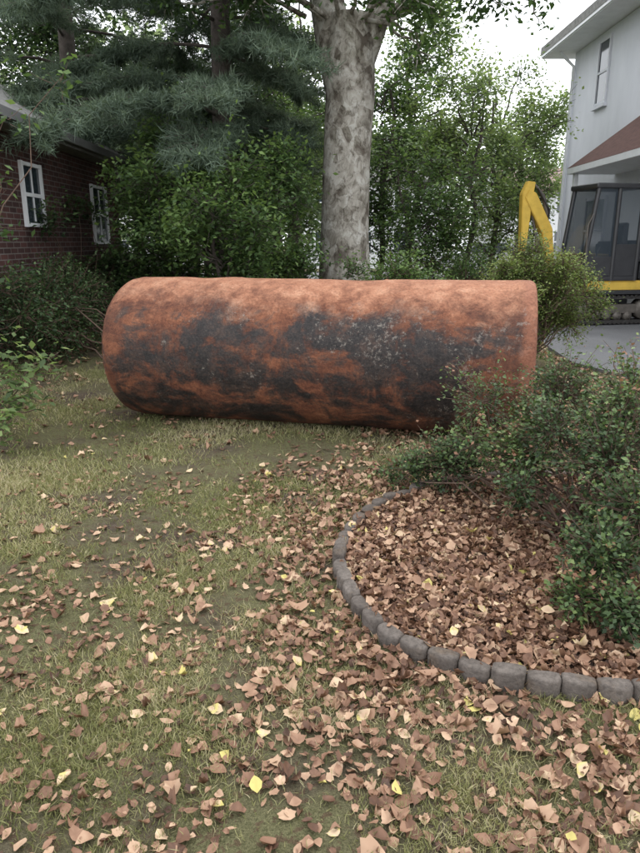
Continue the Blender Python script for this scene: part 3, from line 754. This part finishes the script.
# ---------------------------------------------------------------- grass
def litter_density(x, y):
    inb = inpoly(x, y, EP)
    bx = np.interp(y, [0, 1.94, 2.97, 5.0, 8], [-.65, -.38, -.16, .30, 1.0])
    nse = (fnoise(x, y, .8, 3) - .5)
    d = 1 / (1 + np.exp(-(x - bx + nse * 1.6) / .22))
    left = .10 + .13 * np.clip((3.0 - y) / 1.6, 0, 1) + .22 * np.clip(fnoise(x, y, .55, 14) - .5, 0, 1) * 2
    far = np.clip((y - 6.8) / 2, 0, 1) * .45
    d = np.maximum(left + far, d * np.interp(y, [1.4, 2.0, 2.6], [.55, .72, .92]))
    d *= np.clip(.72 + (fnoise(x, y, .3, 8) - .45) * 2.4, .16, 1.3)
    return np.where(inb, 1.0, d), inb
def scatter(n, x0, x1, y0, y1):
    return rng.uniform(x0, x1, n), rng.uniform(y0, y1, n)
GP = []; GH = []
for (n, x0, x1, y0, y1, hgt) in [(150000, -1.6, 1.9, 1.0, 2.6, .031), (140000, -2.6, 2.4, 2.6, 4.2, .035), (160000, -4.0, 4.2, 4.2, 8.0, .042), (45000, -5, 4.5, 8, 13, .06)]:
    x, y = scatter(n, x0, x1, y0, y1)
    d, inb = litter_density(x, y)
    gd = np.clip((fnoise(x, y, .5, 31) - .355) * 3.6, .05, 1) * np.clip(1.12 - d * .75, .12, 1)
    k = (rng.random(n) < gd) & ~inb & ~inpoly(x, y, DRIVE)
    GP.append(np.stack([x[k], y[k]], 1)); GH.append(np.full(k.sum(), hgt))
GP = np.concatenate(GP); GH = np.concatenate(GH) * rng.uniform(.5, 1.5, len(GP)); n = len(GP)
GH *= .70 + .7 * fnoise(GP[:, 0], GP[:, 1], .35, 77)
bl = np.array([[-1, 0, 0], [1, 0, 0], [-.75, .5, .0], [.75, .5, .0], [0, .95, .0]])
TV = np.repeat(bl[None], n, 0)
bend = rng.uniform(.1, .9, n)
TV[:, 2:4, 2] = (bend * .22)[:, None]; TV[:, 4, 2] = bend * .8; TV[:, 4, 1] = .95 - bend * .25
d = rng.normal(0, .7, (n, 3)); d[:, 2] = 1
R = make_basis(rng.normal(0, 1, (n, 3)) * [1, 1, .1], d)
TF = np.array([[0, 1, 3], [0, 3, 2], [2, 3, 4]])
Pg = np.column_stack([GP, gz(GP[:, 0], GP[:, 1]) - .003])
V, F = instance(TV, TF, Pg, R, np.stack([np.where(GP[:, 1] < 3, .0013, .0021) * rng.uniform(.7, 1.4, n), GH, GH], 1))
tone = .50 + (fnoise(GP[:, 0], GP[:, 1], .7, 55) - .5) * 1.1 + rng.normal(0, .24, n)
np_mesh('lawn_grass', V, F, [G_grass], {'tone': np.repeat(np.clip(tone, 0, 1), 5)})
print('grass', n)

# ---------------------------------------------------------------- fallen leaves
yA = [0, .22, .48, .76, 1.0]; wA = [0, .25, .33, .20, 0]
VA = [(0, y, 0) for y in yA] + [(w_, y + .03, 0) for y, w_ in zip(yA[1:4], wA[1:4])] + [(-w_, y + .03, 0) for y, w_ in zip(yA[1:4], wA[1:4])]
FA = [[0, 5, 1], [1, 5, 6], [1, 6, 2], [2, 6, 7], [2, 7, 3], [3, 7, 4], [0, 1, 8], [1, 9, 8], [1, 2, 9], [2, 10, 9], [2, 3, 10], [3, 4, 10]]
angs = np.radians([-90, -62, -30, -8, 14, 40, 62, 76, 90, 104, 118, 140, 166, 188, 210, 242]); rs = [.34, .37, .47, .40, .50, .41, .42, .40, .56, .40, .42, .41, .50, .40, .47, .37]
VB = [(0, .42, 0)] + [(math.cos(a) * r, .42 + math.sin(a) * r, 0) for a, r in zip(angs, rs)]
FB = [[0, i, i + 1 if i < 16 else 1] for i in range(1, 17)]
def litter(n, x0, x1, y0, y1, size, zspread, cond=None, tilt=.42, var=.3):
    x, y = scatter(n, x0, x1, y0, y1)
    d, inb = litter_density(x, y)
    k = (rng.random(n) < d)
    if cond is not None: k &= cond(x, y, inb)
    x = x[k]; y = y[k]; inb = inb[k]; d = d[k]; n = len(x)
    z = gz(x, y) + .005 + np.abs(rng.normal(0, 1, n)) * zspread * (.3 + d) + inb * .018
    sz = size * np.exp(np.clip(rng.normal(0, var, n), -.7, .5))
    return np.stack([x, y, z], 1), sz, np.full(n, tilt) * (.5 + .7 * d)
out_drive = lambda x, y, i: ~inpoly(x, y, DRIVE)
parts = [litter(20000, -1.7, 2.2, .9, 2.6, .033, .009), litter(19000, -2.6, 2.6, 2.6, 4.3, .037, .010), litter(15000, -4.2, 3.4, 4.3, 7.5, .043, .009, out_drive),
         litter(6000, -5.5, 5.5, 7.5, 15, .07, .01, out_drive),
         litter(22000, .1, 2.3, 1.95, 4.15, .033, .014, lambda x, y, i: i, .5),
         litter(2200, -1.7, 2.2, .9, 3.4, .055, .010, lambda x, y, i: ~i, .32, .2), litter(400, .1, 2.2, 1.95, 4.0, .052, .02, lambda x, y, i: i, .35, .2), litter(350, 3.2, 8, 7, 14, .055, .003, None, .1)]
Pn = np.concatenate([p[0] for p in parts]); Sn = np.concatenate([p[1] for p in parts]); Tn = np.concatenate([p[2] for p in parts])
def build_litter(name_parts, sel, TV0, TF, mat):
    P = Pn[sel]; s = Sn[sel]; tl = Tn[sel]; n = len(P)
    TV = np.repeat(np.array(TV0)[None], n, 0)
    c1 = rng.normal(.5, .8, n)[:, None]; c2 = rng.normal(.35, .5, n)[:, None]; tw = rng.normal(0, .45, n)[:, None]
    X = TV[:, :, 0]; Y = TV[:, :, 1] - .45
    TV[:, :, 2] = c1 * X * X * 1.5 + np.abs(X) * rng.uniform(0, .4, n)[:, None] + c2 * Y * Y + tw * X * Y + rng.normal(0, .02, TV.shape[:2])
    TV[:, :, 1] = Y
    nrm = rng.normal(0, 1, (n, 3)) * tl[:, None]; nrm[:, 2] = 1
    R = make_basis(nrm, rng.normal(0, 1, (n, 3)) * [1, 1, .05])
    V, F = instance(TV, TF, P, R, np.stack([s * rng.uniform(.7, 1.25, n), s, s], 1))
    V[:, 2] = np.maximum(V[:, 2], gz(V[:, 0], V[:, 1]) + .002)
    big = (s > .046) * .16
    tone = np.clip(rng.beta(1.2, 1.6, n) * .95 + big, 0, .97) + (rng.random(n) < .006) * 1.0
    tv = np.repeat(tone, TV.shape[1]) + rng.normal(0, .06, n * TV.shape[1])
    return V, F, np.clip(tv, 0, 1)
selB = rng.random(len(Pn)) < .35
V1, F1, T1 = build_litter('a', ~selB, VA, np.array(FA), G_litter)
V2, F2, T2 = build_litter('b', selB, VB, np.array(FB), G_litter)
np_mesh('fallen_leaves', np.concatenate([V1, V2]), np.concatenate([F1, F2 + len(V1)]), [G_litter], {'tone': np.concatenate([T1, T2])})
print('litter', len(Pn))

# ---------------------------------------------------------------- light / world
world = bpy.data.worlds.new("World"); scene.world = world; world.use_nodes = True
nt = world.node_tree; nt.nodes.clear()
sky = nt.nodes.new('ShaderNodeTexSky'); sky.sky_type = 'NISHITA'; sky.sun_disc = False
EL, AZ = 58, 35
sky.sun_elevation = math.radians(EL); sky.sun_rotation = math.radians(AZ); sky.dust_density = 3
mx = nt.nodes.new('ShaderNodeMix'); mx.data_type = 'RGBA'; mx.inputs[0].default_value = .88; mx.inputs[7].default_value = (16.8, 17.3, 17.9, 1)
bg = nt.nodes.new('ShaderNodeBackground'); bg.inputs[1].default_value = .15; wo = nt.nodes.new('ShaderNodeOutputWorld')
nt.links.new(sky.outputs[0], mx.inputs[6]); nt.links.new(mx.outputs[2], bg.inputs[0]); nt.links.new(bg.outputs[0], wo.inputs[0])
sl = bpy.data.lights.new('sun', 'SUN'); sl.energy = 1.1; sl.angle = math.radians(18); sl.color = (1, .97, .92)
so = bpy.data.objects.new('sun', sl); link(so)
dirv = Vector((math.sin(math.radians(AZ)) * math.cos(math.radians(EL)), math.cos(math.radians(AZ)) * math.cos(math.radians(EL)), math.sin(math.radians(EL))))
so.rotation_euler = dirv.to_track_quat('Z', 'Y').to_euler()

cam = bpy.data.cameras.new('camera'); cam.sensor_fit = 'VERTICAL'; cam.sensor_height = 24; cam.lens = 24 * 669 / 853; cam.clip_start = .05; cam.clip_end = 600
co_ = bpy.data.objects.new('camera', cam); co_.location = (0, 0, 1.5); co_.rotation_euler = (math.radians(74.5), 0, 0); link(co_)
scene.camera = co_
scene.view_settings.view_transform = 'Standard'; scene.view_settings.look = 'None'; scene.view_settings.exposure = 0
